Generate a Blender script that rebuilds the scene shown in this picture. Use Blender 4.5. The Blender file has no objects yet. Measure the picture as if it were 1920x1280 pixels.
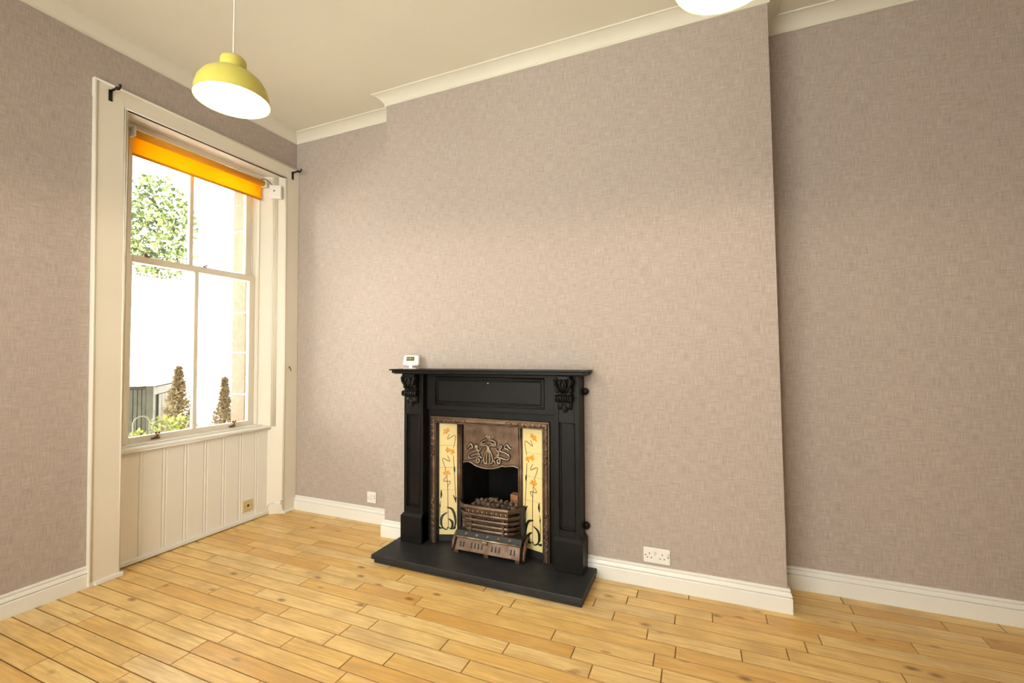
import bpy, bmesh, math, random
from mathutils import Vector, Matrix
random.seed(7)
S = bpy.context.scene
C = S.collection

# ------------------------------------------------------------------ camera
cam_d = bpy.data.cameras.new('camera'); cam = bpy.data.objects.new('camera', cam_d); C.objects.link(cam)
cam_d.sensor_width = 36.0; cam_d.lens = 36.0 * 830.8241 / 1920.0; cam_d.clip_start = 0.05
_r = Vector((0.92229786, 0.38645442, -0.00443123)); _u = Vector((0.0160803, -0.02691589, 0.99950836)); _f = Vector((-0.38614515, 0.92191568, 0.03103877))
M = Matrix.Identity(4)
for i in range(3):
    M[i][0] = _r[i]; M[i][1] = _u[i]; M[i][2] = -_f[i]
M[0][3], M[1][3], M[2][3] = 3.2823, -2.8706, 1.3272
cam.matrix_world = M
S.camera = cam

# ------------------------------------------------------------------ world, daylight, exposure
SKY = 6.4
W = bpy.data.worlds.new('overcast_sky'); S.world = W; W.use_nodes = True
bg = W.node_tree.nodes['Background']; bg.inputs['Color'].default_value = (1.0, 0.965, 0.90, 1); bg.inputs['Strength'].default_value = SKY
sun_d = bpy.data.lights.new('sun', 'SUN'); sun_d.energy = 40.0; sun_d.color = (1.0, 0.95, 0.86); sun_d.angle = 0.02
sun = bpy.data.objects.new('sun', sun_d); C.objects.link(sun)
sun.rotation_euler = Vector((-0.78, -0.10, -0.53)).to_track_quat('-Z', 'Y').to_euler()     # high over the roof, lighting the far half of the garden
LAMP_W = 18.0
LAMP_COL = (1.0, 0.83, 0.61)
S.view_settings.view_transform = 'Standard'; S.view_settings.look = 'None'
S.view_settings.gamma = 1.0; S.view_settings.use_curve_mapping = False
S.view_settings.exposure = 0.58
def portal(name, loc, rot, sx, sy):      # sampling guide for the sky light of a window, gives no light of its own
    l = bpy.data.lights.new(name, 'AREA'); l.shape = 'RECTANGLE'; l.size = sx; l.size_y = sy; l.cycles.is_portal = True
    o = bpy.data.objects.new(name, l); C.objects.link(o); o.location = loc; o.rotation_euler = rot; return o
portal('window_portal', (-0.29, -0.705, 1.775), (0, -math.pi/2, 0), 2.2, 0.95)
portal('fill_window_portal', (1.8, -4.42, 1.6), (math.pi/2, 0, 0), 2.8, 2.7)

# ------------------------------------------------------------------ room numbers (metres)
A, B, D, YW = 1.1306, 3.6897, 0.1827, 0.1121      # breast left, right, depth from the left alcove; right alcove plane
HC, CEIL = 3.2166, 3.29
XR, YBK = 5.3, -4.4
def bz(z): return B - 0.0311 * z / 3.216          # the breast's right arris leans a little

# ------------------------------------------------------------------ materials
MATS = {}
def mat(name, col, rough=0.5, metal=0.0, spec=0.5):
    m = bpy.data.materials.new(name); m.use_nodes = True; nt = m.node_tree
    b = nt.nodes['Principled BSDF']
    b.inputs['Base Color'].default_value = (*col, 1); b.inputs['Roughness'].default_value = rough
    b.inputs['Metallic'].default_value = metal; b.inputs['Specular IOR Level'].default_value = spec
    MATS[name] = m; return m
def N(nt, t, **kw):
    n = nt.nodes.new(t)
    for k, v in kw.items():
        if k.startswith('i_'): n.inputs[k[2:].replace('_', ' ')].default_value = v
        else: setattr(n, k, v)
    return n
def L(nt, a, b): nt.links.new(a, b)
def vmath(nt, op, a, b):
    n = N(nt, 'ShaderNodeVectorMath', operation=op)
    for i, x in enumerate((a, b)):
        if isinstance(x, (tuple, list)): n.inputs[i].default_value = x
        else: L(nt, x, n.inputs[i])
    return n.outputs[0]
def fmath(nt, op, a, b=None, c=None):
    n = N(nt, 'ShaderNodeMath', operation=op)
    for i, x in enumerate((a, b, c)):
        if x is None: continue
        if isinstance(x, (int, float)): n.inputs[i].default_value = x
        else: L(nt, x, n.inputs[i])
    return n.outputs[0]
def noise(nt, vec, scale, detail=2.0, rough=0.5):
    n = N(nt, 'ShaderNodeTexNoise'); n.inputs['Scale'].default_value = scale; n.inputs['Detail'].default_value = detail; n.inputs['Roughness'].default_value = rough
    L(nt, vec, n.inputs['Vector']); return n.outputs['Fac']
def ramp(nt, fac, stops):
    n = N(nt, 'ShaderNodeValToRGB'); e = n.color_ramp.elements
    while len(e) < len(stops): e.new(0.5)
    for i, (p, c) in enumerate(stops): e[i].position = p; e[i].color = (*c, 1) if len(c) == 3 else c
    L(nt, fac, n.inputs['Fac']); return n.outputs['Color']
def mixc(nt, fac, a, b, blend='MIX'):
    n = N(nt, 'ShaderNodeMix', data_type='RGBA', blend_type=blend)
    for s, x in ((0, fac), (6, a), (7, b)):
        if isinstance(x, (int, float)): n.inputs[s].default_value = x
        elif isinstance(x, tuple): n.inputs[s].default_value = (*x, 1)
        else: L(nt, x, n.inputs[s])
    return n.outputs[2]
def bump(nt, h, strength, dist=0.002):
    n = N(nt, 'ShaderNodeBump'); n.inputs['Strength'].default_value = strength; n.inputs['Distance'].default_value = dist
    L(nt, h, n.inputs['Height']); L(nt, n.outputs['Normal'], nt.nodes['Principled BSDF'].inputs['Normal'])
def pos(nt): return N(nt, 'ShaderNodeNewGeometry').outputs['Position']
def bc(nt, col): L(nt, col, nt.nodes['Principled BSDF'].inputs['Base Color'])

def m_wallpaper():
    m = mat('woven_wallpaper', (0.5, 0.43, 0.39), 0.75, 0, 0.25); nt = m.node_tree
    p = pos(nt); sp = N(nt, 'ShaderNodeSeparateXYZ'); L(nt, p, sp.inputs[0])
    h = fmath(nt, 'ADD', sp.outputs[0], sp.outputs[1])
    cb = N(nt, 'ShaderNodeCombineXYZ'); L(nt, h, cb.inputs[0]); L(nt, sp.outputs[2], cb.inputs[1])
    warp = vmath(nt, 'MULTIPLY', cb.outputs[0], (14.0, 270.0, 1.0)); weft = vmath(nt, 'MULTIPLY', cb.outputs[0], (270.0, 14.0, 1.0))
    n1 = noise(nt, warp, 1.0, 2.0, 0.6); n2 = noise(nt, weft, 1.0, 2.0, 0.6); n3 = noise(nt, cb.outputs[0], 1.6, 2.0); n4 = noise(nt, cb.outputs[0], 22.0, 2.0)
    t = fmath(nt, 'ADD', n1, n2); t = fmath(nt, 'ADD', t, fmath(nt, 'MULTIPLY', n4, 0.15))
    col = ramp(nt, fmath(nt, 'MULTIPLY_ADD', t, 1.0, -0.58), [(0.15, (0.345, 0.290, 0.258)), (0.5, (0.438, 0.373, 0.335)), (0.85, (0.555, 0.482, 0.44))])
    col = mixc(nt, fmath(nt, 'MULTIPLY', n3, 0.16), col, (0.42, 0.375, 0.305))
    bc(nt, col); bump(nt, t, 0.25, 0.0012); return m
def m_paint(name, col, rough=0.42, wear=0.0):
    m = mat(name, col, rough, 0, 0.4); nt = m.node_tree; p = pos(nt)
    n1 = noise(nt, p, 3.0, 3.0); n2 = noise(nt, p, 60.0, 2.0)
    d = tuple(c * 0.93 for c in col)
    bc(nt, mixc(nt, n1, col, d)); bump(nt, n2, 0.05, 0.001); return m
def m_wood():
    m = mat('oak_planks', (0.55, 0.33, 0.12), 0.34, 0, 0.5); nt = m.node_tree
    at = N(nt, 'ShaderNodeAttribute', attribute_name='tone'); tone = at.outputs['Fac']
    p = pos(nt); off = N(nt, 'ShaderNodeCombineXYZ'); L(nt, fmath(nt, 'MULTIPLY', tone, 91.0), off.inputs[0]); L(nt, fmath(nt, 'MULTIPLY', tone, 57.0), off.inputs[1])
    v = vmath(nt, 'ADD', p, off.outputs[0])
    grain = noise(nt, vmath(nt, 'MULTIPLY', v, (4.5, 70.0, 1.0)), 1.0, 5.0, 0.62)
    fig = noise(nt, vmath(nt, 'MULTIPLY', v, (1.5, 9.0, 1.0)), 1.0, 4.0, 0.6)
    blot = noise(nt, vmath(nt, 'MULTIPLY', v, (4.0, 7.0, 1.0)), 1.0, 3.0, 0.5)
    base = ramp(nt, tone, [(0.0, (0.56, 0.28, 0.065)), (0.2, (0.72, 0.42, 0.115)), (0.45, (0.82, 0.55, 0.185)), (0.8, (0.885, 0.65, 0.27)), (1.0, (0.79, 0.59, 0.28))])
    c = mixc(nt, fmath(nt, 'MULTIPLY', ramp(nt, grain, [(0.38, (1, 1, 1)), (0.6, (0, 0, 0))]), 0.5), base, (0.46, 0.25, 0.075))
    c = mixc(nt, fmath(nt, 'MULTIPLY', ramp(nt, fig, [(0.50, (0, 0, 0)), (0.72, (1, 1, 1))]), 0.55), c, (0.88, 0.67, 0.31))
    c = mixc(nt, fmath(nt, 'MULTIPLY', ramp(nt, blot, [(0.32, (1, 1, 1)), (0.5, (0, 0, 0))]), 0.55), c, (0.52, 0.33, 0.13))
    vo = N(nt, 'ShaderNodeTexVoronoi'); vo.inputs['Scale'].default_value = 1.0; vo.inputs['Randomness'].default_value = 1.0
    L(nt, vmath(nt, 'MULTIPLY', v, (4.2, 8.5, 1.0)), vo.inputs['Vector'])
    wob = fmath(nt, 'ADD', vo.outputs['Distance'], fmath(nt, 'MULTIPLY', grain, 0.08))
    c = mixc(nt, fmath(nt, 'MULTIPLY', ramp(nt, wob, [(0.085, (1, 1, 1)), (0.20, (0, 0, 0))]), 0.85), c, (0.17, 0.075, 0.025))
    big = noise(nt, vmath(nt, 'MULTIPLY', p, (2.0, 3.2, 1.0)), 1.0, 3.0, 0.6)
    c = mixc(nt, fmath(nt, 'MULTIPLY', ramp(nt, big, [(0.55, (0, 0, 0)), (0.75, (1, 1, 1))]), 0.35), c, (0.34, 0.225, 0.11))
    bc(nt, c)
    L(nt, fmath(nt, 'MULTIPLY_ADD', blot, 0.25, 0.24), nt.nodes['Principled BSDF'].inputs['Roughness'])
    bump(nt, grain, 0.12, 0.001); return m
def m_speckle(name, c0, c1, scale, rough, metal=0.0, b=0.2, spec=0.5):
    m = mat(name, c0, rough, metal, spec); nt = m.node_tree; p = pos(nt)
    n = noise(nt, p, scale, 4.0, 0.6); bc(nt, mixc(nt, ramp(nt, n, [(0.35, (0, 0, 0)), (0.65, (1, 1, 1))]), c0, c1)); bump(nt, n, b, 0.002); return m
def m_fabric(name, col):
    m = bpy.data.materials.new(name); m.use_nodes = True; nt = m.node_tree; nt.nodes.clear(); MATS[name] = m
    o = N(nt, 'ShaderNodeOutputMaterial'); d = N(nt, 'ShaderNodeBsdfDiffuse'); t = N(nt, 'ShaderNodeBsdfTranslucent'); mx = N(nt, 'ShaderNodeMixShader')
    p = pos(nt); n = noise(nt, vmath(nt, 'MULTIPLY', p, (1, 700, 500)), 1.0, 1.0)
    c = mixc(nt, n, col, tuple(x * 0.85 for x in col)); L(nt, c, d.inputs[0]); L(nt, c, t.inputs[0]); mx.inputs[0].default_value = 0.68
    L(nt, d.outputs[0], mx.inputs[1]); L(nt, t.outputs[0], mx.inputs[2]); L(nt, mx.outputs[0], o.inputs[0]); return m
def m_glass():
    m = bpy.data.materials.new('window_glass'); m.use_nodes = True; nt = m.node_tree; nt.nodes.clear(); MATS['window_glass'] = m
    o = N(nt, 'ShaderNodeOutputMaterial'); t = N(nt, 'ShaderNodeBsdfTransparent'); g = N(nt, 'ShaderNodeBsdfGlossy'); mx = N(nt, 'ShaderNodeMixShader'); f = N(nt, 'ShaderNodeFresnel')
    t.inputs[0].default_value = (0.97, 0.985, 0.975, 1); g.inputs['Roughness'].default_value = 0.02; f.inputs['IOR'].default_value = 1.45
    L(nt, f.outputs[0], mx.inputs[0]); L(nt, t.outputs[0], mx.inputs[1]); L(nt, g.outputs[0], mx.inputs[2]); L(nt, mx.outputs[0], o.inputs[0]); return m
def m_emit(name, col, s):
    m = mat(name, col, 0.4); b = m.node_tree.nodes['Principled BSDF']; b.inputs['Emission Color'].default_value = (*col, 1); b.inputs['Emission Strength'].default_value = s
    return m

wallpaper = m_wallpaper(); oak = m_wood()
ceil_paint = m_paint('ceiling_emulsion', (0.80, 0.77, 0.655), 0.7)
cornice_paint = m_paint('cornice_emulsion', (0.76, 0.73, 0.625), 0.6)
white_gloss = m_paint('white_gloss_paint', (0.86, 0.845, 0.80), 0.32)
apron_paint = m_paint('cream_white_apron_paint', (0.89, 0.865, 0.80), 0.35)
old_gloss = m_paint('aged_cream_gloss', (0.81, 0.755, 0.64), 0.38)
black_paint = m_speckle('black_satin_paint', (0.0070, 0.0066, 0.006), (0.0100, 0.0092, 0.0085), 9.0, 0.42, 0, 0.08, 0.16)
slate = m_speckle('black_slate', (0.013, 0.0138, 0.0155), (0.022, 0.0235, 0.026), 14.0, 0.5, 0, 0.15, 0.35)
bronze = m_speckle('bronzed_cast_iron', (0.105, 0.060, 0.038), (0.19, 0.125, 0.085), 16.0, 0.42, 0.7, 0.25)
bronze_hi = m_speckle('pale_bronze', (0.26, 0.19, 0.13), (0.44, 0.36, 0.26), 40.0, 0.36, 0.8, 0.1)  # paler bronze for ornament, relief and painted-in edge highlights
iron = m_speckle('black_cast_iron', (0.010, 0.010, 0.010), (0.022, 0.019, 0.017), 30.0, 0.55, 0.1, 0.25)
soot = m_speckle('sooty_firebox', (0.006, 0.006, 0.006), (0.012, 0.010, 0.009), 6.0, 0.95, 0, 0.2, 0.1)
coal_m = m_speckle('ash_coated_coal', (0.045, 0.030, 0.022), (0.24, 0.17, 0.12), 45.0, 0.8, 0, 0.6)
brick_m = m_speckle('fire_brick', (0.36, 0.15, 0.06), (0.45, 0.22, 0.10), 30.0, 0.85)
tile_m = mat('cream_glazed_tile', (0.80, 0.66, 0.32), 0.12)
grout_m = mat('tile_grout', (0.50, 0.40, 0.20), 0.8)
t_brown = mat('brown_tile_paint', (0.12, 0.04, 0.012), 0.2); t_green = mat('dark_green_tile_paint', (0.016, 0.026, 0.016), 0.2)
t_orange = m_speckle('amber_tile_paint', (0.62, 0.25, 0.02), (0.75, 0.42, 0.07), 90.0, 0.2, 0, 0.0)
plastic = mat('white_plastic', (0.82, 0.80, 0.77), 0.3); cream_plastic = mat('yellowed_plastic', (0.66, 0.52, 0.24), 0.35)
dark_slot = mat('dark_slot', (0.01, 0.008, 0.006), 0.6); rocker_m = mat('switch_rocker_plastic', (0.70, 0.68, 0.64), 0.25)
lcd = mat('lcd_screen', (0.10, 0.10, 0.035), 0.15); lcd_ink = mat('lcd_digits', (0.32, 0.32, 0.17), 0.2)
black_metal = mat('black_metal', (0.008, 0.006, 0.008), 0.35, 0.3); brass_old = m_speckle('tarnished_brass', (0.16, 0.085, 0.03), (0.30, 0.18, 0.08), 120.0, 0.4, 0.7)
shade_out = m_paint('yellow_green_enamel', (0.66, 0.585, 0.12), 0.34); shade_in = mat('white_enamel_inside', (0.88, 0.86, 0.80), 0.4)
cord_m = mat('white_flex', (0.80, 0.77, 0.68), 0.5); bulb_m = m_emit('lit_bulb', (1.0, 0.86, 0.66), 60.0)
blind_m = m_fabric('orange_blind_fabric', (1.0, 0.58, 0.025)); blind_roll = mat('orange_blind_roll', (0.80, 0.36, 0.02), 0.75)
edge_m = m_speckle('dark_plank_edge', (0.47, 0.27, 0.09), (0.56, 0.34, 0.13), 30.0, 0.8, 0, 0.0)  # darker brown for plank sides and chamfers
glass = m_glass(); gap_m = mat('dark_gap', (0.13, 0.068, 0.024), 0.9)
sand = m_speckle('pink_sandstone', (0.225, 0.158, 0.112), (0.28, 0.20, 0.148), 20.0, 0.9)
render_m = m_paint('white_render', (0.80, 0.80, 0.77), 0.9); gravel = m_speckle('pale_gravel', (0.60, 0.58, 0.52), (0.75, 0.73, 0.68), 30.0, 0.95)
shed_m = m_speckle('grey_green_timber', (0.040, 0.040, 0.026), (0.060, 0.060, 0.040), 12.0, 0.7); lid_m = mat('pale_lid', (0.75, 0.75, 0.72), 0.5)
dry_m = m_speckle('dry_conifer_foliage', (0.14, 0.105, 0.045), (0.27, 0.21, 0.11), 25.0, 0.9, 0, 0.0)
leaf_m = m_speckle('bright_leaf', (0.16, 0.23, 0.025), (0.30, 0.33, 0.06), 8.0, 0.6, 0, 0.0); tree_m = m_speckle('tree_leaf', (0.020, 0.045, 0.010), (0.11, 0.14, 0.03), 5.0, 0.6, 0, 0.0)
bark = m_speckle('bark', (0.12, 0.085, 0.055), (0.2, 0.15, 0.1), 25.0, 0.95); hoop_m = mat('weathered_green_hoop', (0.16, 0.17, 0.12), 0.6)

# ------------------------------------------------------------------ mesh helpers
class MB:
    def __init__(s): s.v = []; s.f = []; s.sm = []
    def add(s, vs, fs, smooth=False):
        o = len(s.v); s.v += [tuple(p) for p in vs]; s.f += [tuple(i + o for i in f) for f in fs]; s.sm += [smooth] * len(fs); return s
    def box(s, x0, x1, y0, y1, z0, z1):
        return s.add([(x0,y0,z0),(x1,y0,z0),(x1,y1,z0),(x0,y1,z0),(x0,y0,z1),(x1,y0,z1),(x1,y1,z1),(x0,y1,z1)],
                     [(0,3,2,1),(4,5,6,7),(0,1,5,4),(1,2,6,5),(2,3,7,6),(3,0,4,7)])
    def hexa(s, bot, top):              # two quads of four corners, same winding (ccw from above)
        return s.add(list(bot) + list(top), [(0,3,2,1),(4,5,6,7),(0,1,5,4),(1,2,6,5),(2,3,7,6),(3,0,4,7)])
    def prism(s, poly, fn, t0, t1, smooth=False):      # poly of (a, b); fn(a, b, t) -> xyz
        n = len(poly); vs = [fn(a, b, t0) for a, b in poly] + [fn(a, b, t1) for a, b in poly]
        s.add(vs, [tuple(range(n))[::-1], tuple(range(n, 2*n))]); 
        return s.add(vs, [(i, (i+1) % n, n + (i+1) % n, n + i) for i in range(n)], smooth)
    def tube(s, path, r, seg=8, cap=True, smooth=True, flat=None):
        path = [Vector(p) for p in path]; n = len(path); rs = r if isinstance(r, (list, tuple)) else [r] * n
        vs = []; prev = None
        for i, p in enumerate(path):
            d = (path[min(i+1, n-1)] - path[max(i-1, 0)])
            d = d.normalized() if d.length > 1e-9 else Vector((0,0,1))
            if prev is None: a = d.orthogonal().normalized()
            else:
                a = prev - d * prev.dot(d); a = a.normalized() if a.length > 1e-6 else d.orthogonal().normalized()
            prev = a; b = d.cross(a)
            for k in range(seg):
                t = 2*math.pi*k/seg; q = a*math.cos(t) + b*math.sin(t)
                if flat is not None: q = q - flat * q.dot(flat) * 0.6
                vs.append(p + q * rs[i])
        fs = [(i*seg+k, i*seg+(k+1) % seg, (i+1)*seg+(k+1) % seg, (i+1)*seg+k) for i in range(n-1) for k in range(seg)]
        s.add(vs, fs, smooth)
        if cap: s.add(vs[:seg], [tuple(range(seg))[::-1]]); s.add(vs[-seg:], [tuple(range(seg))])
        return s
    def lathe(s, prof, c, seg=32, axis='z', smooth=True):
        vs = []; n = len(prof)
        for r, h in prof:
            for k in range(seg):
                t = 2*math.pi*k/seg; a, b = r*math.cos(t), r*math.sin(t)
                p = {'z': (a, b, h), 'y': (a, h, b), 'x': (h, a, b)}[axis]
                vs.append((c[0]+p[0], c[1]+p[1], c[2]+p[2]))
        return s.add(vs, [(i*seg+k, i*seg+(k+1) % seg, (i+1)*seg+(k+1) % seg, (i+1)*seg+k) for i in range(n-1) for k in range(seg)], smooth)
    def ball(s, c, r, sc=(1,1,1), seg=12, rings=7):
        prof = [(r*math.sin(math.pi*i/rings), -r*math.cos(math.pi*i/rings)) for i in range(rings+1)]
        vs = []; 
        for a, h in prof:
            for k in range(seg):
                t = 2*math.pi*k/seg; vs.append((c[0]+a*math.cos(t)*sc[0], c[1]+a*math.sin(t)*sc[1], c[2]+h*sc[2]))
        return s.add(vs, [(i*seg+k, i*seg+(k+1) % seg, (i+1)*seg+(k+1) % seg, (i+1)*seg+k) for i in range(rings) for k in range(seg)], True)
    def build(s, name, m, parent=None, bevel=0.0, seg=2, fix=True):
        me = bpy.data.meshes.new(name); me.from_pydata(s.v, [], s.f)
        me.polygons.foreach_set('use_smooth', s.sm)
        bm = bmesh.new(); bm.from_mesh(me); bmesh.ops.remove_doubles(bm, verts=bm.verts, dist=1e-6)
        bmesh.ops.dissolve_degenerate(bm, edges=bm.edges, dist=1e-7)
        if fix: bmesh.ops.recalc_face_normals(bm, faces=bm.faces)
        bm.to_mesh(me); bm.free(); me.materials.append(m)
        o = bpy.data.objects.new(name, me); C.objects.link(o)
        if parent is not None: o.parent = parent; o.matrix_parent_inverse = parent.matrix_world.inverted()
        if bevel:
            bv = o.modifiers.new('bevel', 'BEVEL'); bv.width = bevel; bv.segments = seg; bv.limit_method = 'ANGLE'; bv.angle_limit = 0.7; bv.harden_normals = False
        return o
def box(name, x0, x1, y0, y1, z0, z1, m, parent=None, bevel=0.0):
    return MB().box(min(x0,x1), max(x0,x1), min(y0,y1), max(y0,y1), min(z0,z1), max(z0,z1)).build(name, m, parent, bevel)
def empty(name, loc):
    o = bpy.data.objects.new(name, None); C.objects.link(o); o.location = loc; o.empty_display_size = 0.05
    o.matrix_world = Matrix.Translation(loc); return o
def tag(o, label, cat, group=None):
    o['label'] = label; o['category'] = cat
    if group: o['group'] = group
    return o
def struct(o, label=None):
    o['kind'] = 'structure'
    if label: o['label'] = label
    return o
def sweep(prof, path, zfun=None):
    """prof: (offset to the right of travel, z); path: list of (x, y); mitred corners"""
    mb = MB(); n = len(prof); P = [Vector(p) for p in path]; rows = []
    for i, p in enumerate(P):
        if i == 0: d = (P[1]-P[0]).normalized(); nr = Vector((d.y, -d.x))
        elif i == len(P)-1: d = (P[i]-P[i-1]).normalized(); nr = Vector((d.y, -d.x))
        else:
            d0 = (P[i]-P[i-1]).normalized(); d1 = (P[i+1]-P[i]).normalized(); n0 = Vector((d0.y, -d0.x)); n1 = Vector((d1.y, -d1.x))
            nr = (n0+n1); nr = nr / (1 + n0.dot(n1))
        rows.append([(p.x + nr.x*o, p.y + nr.y*o, z) for o, z in prof])
    vs = [v for r in rows for v in r]
    mb.add(vs, [(i*n+k, i*n+(k+1) % n, (i+1)*n+(k+1) % n, (i+1)*n+k) for i in range(len(P)-1) for k in range(n)])
    mb.add(rows[0], [tuple(range(n))]); mb.add(rows[-1], [tuple(range(n))[::-1]])
    return mb

# ------------------------------------------------------------------ floor of separate planks
fl = struct(box('floor', -0.30, XR+0.05, YBK-0.05, 0.30, -0.06, -0.014, gap_m), 'honey-coloured oak plank floor laid parallel to the fireplace wall')
KN = {-5:[4.163], -4:[3.33,3.786], -3:[3.156,3.714], -1:[1.62,3.04,3.44], 0:[1.766,1.106], 1:[.82,1.463,1.865,2.628,3.085], 2:[1.125,1.933,2.746],
      3:[1.633,2.845], 4:[.22,1.781,2.186], 5:[.733,1.275,1.684,2.345], 6:[.40,1.195,1.67], 7:[.946,1.50], 8:[.805,1.208], 9:[.335,.737], 10:[.407,1.16], 11:[.963]}
PW = 0.0872
def plank_mb(x0, x1, y0, y1, tone, z=0.0):
    g = 0.0017; c = 0.0022; x0 += .0012; x1 -= .0012; y0 += g; y1 -= g
    vs = [(x0,y0,z-.012),(x1,y0,z-.012),(x1,y1,z-.012),(x0,y1,z-.012),(x0,y0,z-c),(x1,y0,z-c),(x1,y1,z-c),(x0,y1,z-c),(x0+c,y0+c,z),(x1-c,y0+c,z),(x1-c,y1-c,z),(x0+c,y1-c,z)]
    fs = [(0,1,5,4),(1,2,6,5),(2,3,7,6),(3,0,4,7),(4,5,9,8),(5,6,10,9),(6,7,11,10),(7,4,8,11),(8,9,10,11)]
    return vs, fs
rest_v = []; rest_f = []; rest_t = []
nplank = 0
for k in range(-10, 43):
    y1 = -.683 - PW*k; y0 = y1 - PW
    xs = [-0.10] + sorted(KN.get(k, [])) + [XR]
    jo = [xs[0]]
    for i in range(1, len(xs)):
        a, b_ = xs[i-1], xs[i]
        x = a
        while b_ - x > 1.05 or (b_ - x > 0.75 and i == len(xs)-1 and random.random() < 0.5):
            x += random.uniform(0.34, 0.86)
            if b_ - x < 0.25: break
            jo.append(x)
        jo.append(b_)
    jo = sorted(set(jo))
    for a, b_ in zip(jo[:-1], jo[1:]):
        if y1 > 0.14: continue
        tone = min(1, max(0, random.betavariate(2.2, 1.9)))
        vs, fs = plank_mb(a, b_, y0, min(y1, .13), tone, random.uniform(-0.0006, 0.0))
        # within the picture: in front of the camera's lower frame edge
        e = (b_ - .63) * (-0.389 + 1.972) / (4.472 - .63) - 1.972
        if y1 > e - 0.05 and a < 4.75 and nplank < 300:
            me = bpy.data.meshes.new('plank'); me.from_pydata(vs, [], fs); me.materials.append(oak); me.materials.append(edge_m); me.polygons.foreach_set('material_index', [1]*8+[0])
            at = me.attributes.new('tone', 'FLOAT', 'POINT'); at.data.foreach_set('value', [tone]*len(vs))
            o = bpy.data.objects.new('plank', me); C.objects.link(o); o.parent = fl; nplank += 1
        else:
            off = len(rest_v); rest_v += vs; rest_f += [tuple(i+off for i in f) for f in fs]; rest_t += [tone]*len(vs)
me = bpy.data.meshes.new('outlying_planks'); me.from_pydata(rest_v, [], rest_f); me.materials.append(oak); me.materials.append(edge_m); me.polygons.foreach_set('material_index', ([1]*8+[0])*(len(rest_f)//9))
me.attributes.new('tone', 'FLOAT', 'POINT').data.foreach_set('value', rest_t)
o = bpy.data.objects.new('outlying_planks', me); C.objects.link(o); o.parent = fl; o['kind'] = 'stuff'

# ------------------------------------------------------------------ walls and ceiling
struct(box('ceiling', -0.46, XR+.1, YBK-.1, 0.4, CEIL, CEIL+.1, ceil_paint), 'plain warm white ceiling')
w = MB(); w.box(-0.30, 0, YBK-.1, -1.30, -.06, CEIL); w.box(-0.30, 0, -1.30, -0.10, 2.90, CEIL); w.box(-0.30, 0, -0.10, 0.30, -.06, CEIL)
struct(w.build('wall_left', wallpaper), 'taupe woven wallpaper on the window wall')
struct(box('wall_far_left', 0, A+.05, 0, .1, 0, CEIL, wallpaper), 'wallpapered alcove wall between window and chimney breast')
struct(box('wall_far_right', B-.2, XR+.1, YW, YW+.1, 0, CEIL, wallpaper), 'wallpapered alcove wall right of the chimney breast')
w = MB(); y = -D; FX0, FX1, FZ = 1.60, 2.42, 0.90
def q4(a, b, c, d): w.add([a, b, c, d], [(0, 1, 2, 3)])
q4((A,y,0),(FX0,y,0),(FX0,y,CEIL),(A,y,CEIL)); q4((FX0,y,FZ),(FX1,y,FZ),(FX1,y,CEIL),(FX0,y,CEIL)); q4((FX1,y,0),(bz(0),y,0),(bz(CEIL),y,CEIL),(FX1,y,CEIL))
q4((A,.05,0),(A,y,0),(A,y,CEIL),(A,.05,CEIL)); q4((bz(0),y,0),(bz(0),YW+.05,0),(bz(CEIL),YW+.05,CEIL),(bz(CEIL),y,CEIL))
q4((A,.3,0),(bz(0),.3,0),(bz(CEIL),.3,CEIL),(A,.3,CEIL))
struct(w.build('wall_chimney_breast', wallpaper, fix=False), 'wallpapered chimney breast behind the black fireplace')
struct(box('wall_right', XR, XR+.1, YBK-.1, .3, 0, CEIL, wallpaper))
RX0, RX1, RZ0, RZ1 = .40, 3.20, .25, 2.95  # rear opening added out of view to bring in frontal daylight
w = MB(); w.box(-.3, RX0, YBK-.12, YBK, 0, CEIL); w.box(RX1, XR, YBK-.12, YBK, 0, CEIL); w.box(RX0, RX1, YBK-.12, YBK, 0, RZ0); w.box(RX0, RX1, YBK-.12, YBK, RZ1, CEIL)
struct(w.build('wall_back', wallpaper))
rw = MB()
for i in range(5): xx = RX0+(RX1-RX0-.05)*i/4; rw.box(xx, xx+.05, YBK-.1, YBK-.04, RZ0, RZ1)
for zz in (RZ0, 1.6, RZ1-.05): rw.box(RX0, RX1, YBK-.1, YBK-.04, zz, zz+.05)
o = struct(rw.build('fill_window', white_gloss), 'unseen wide white window added in the wall behind the viewer for fill daylight')
box('pane', RX0, RX1, YBK-.072, YBK-.068, RZ0, RZ1, glass, o)

# skirting boards
SK = [(0,0),(.020,0),(.020,.074),(.0180,.0785),(.0110,.0805),(.0110,.0825),(.0188,.0840),(.0192,.0885),(.0160,.0950),(.0128,.1020),(.0118,.1050),(.0062,.1060),(.0062,.1080),(.0115,.1095),(.0115,.118),(.0085,.1215),(0,.1215)]
def skirt(name, path, label): struct(sweep(SK, path).build(name, white_gloss), label)
skirt('baseboard_left', [(0, YBK), (0, -1.420)], 'white moulded skirting left of the window')
skirt('baseboard_far_left', [(0.032, 0), (A, 0)], 'white moulded skirting in the alcove by the window')
skirt('baseboard_breast_left', [(A, 0.0), (A, -D), (1.385, -D)], 'short white skirting left of the fireplace')
skirt('baseboard_breast_right', [(2.63, -D), (B, -D), (B, YW)], 'white moulded skirting right of the fireplace')
skirt('baseboard_far_right', [(B, YW), (XR, YW)], 'white moulded skirting in the right-hand alcove')
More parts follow.
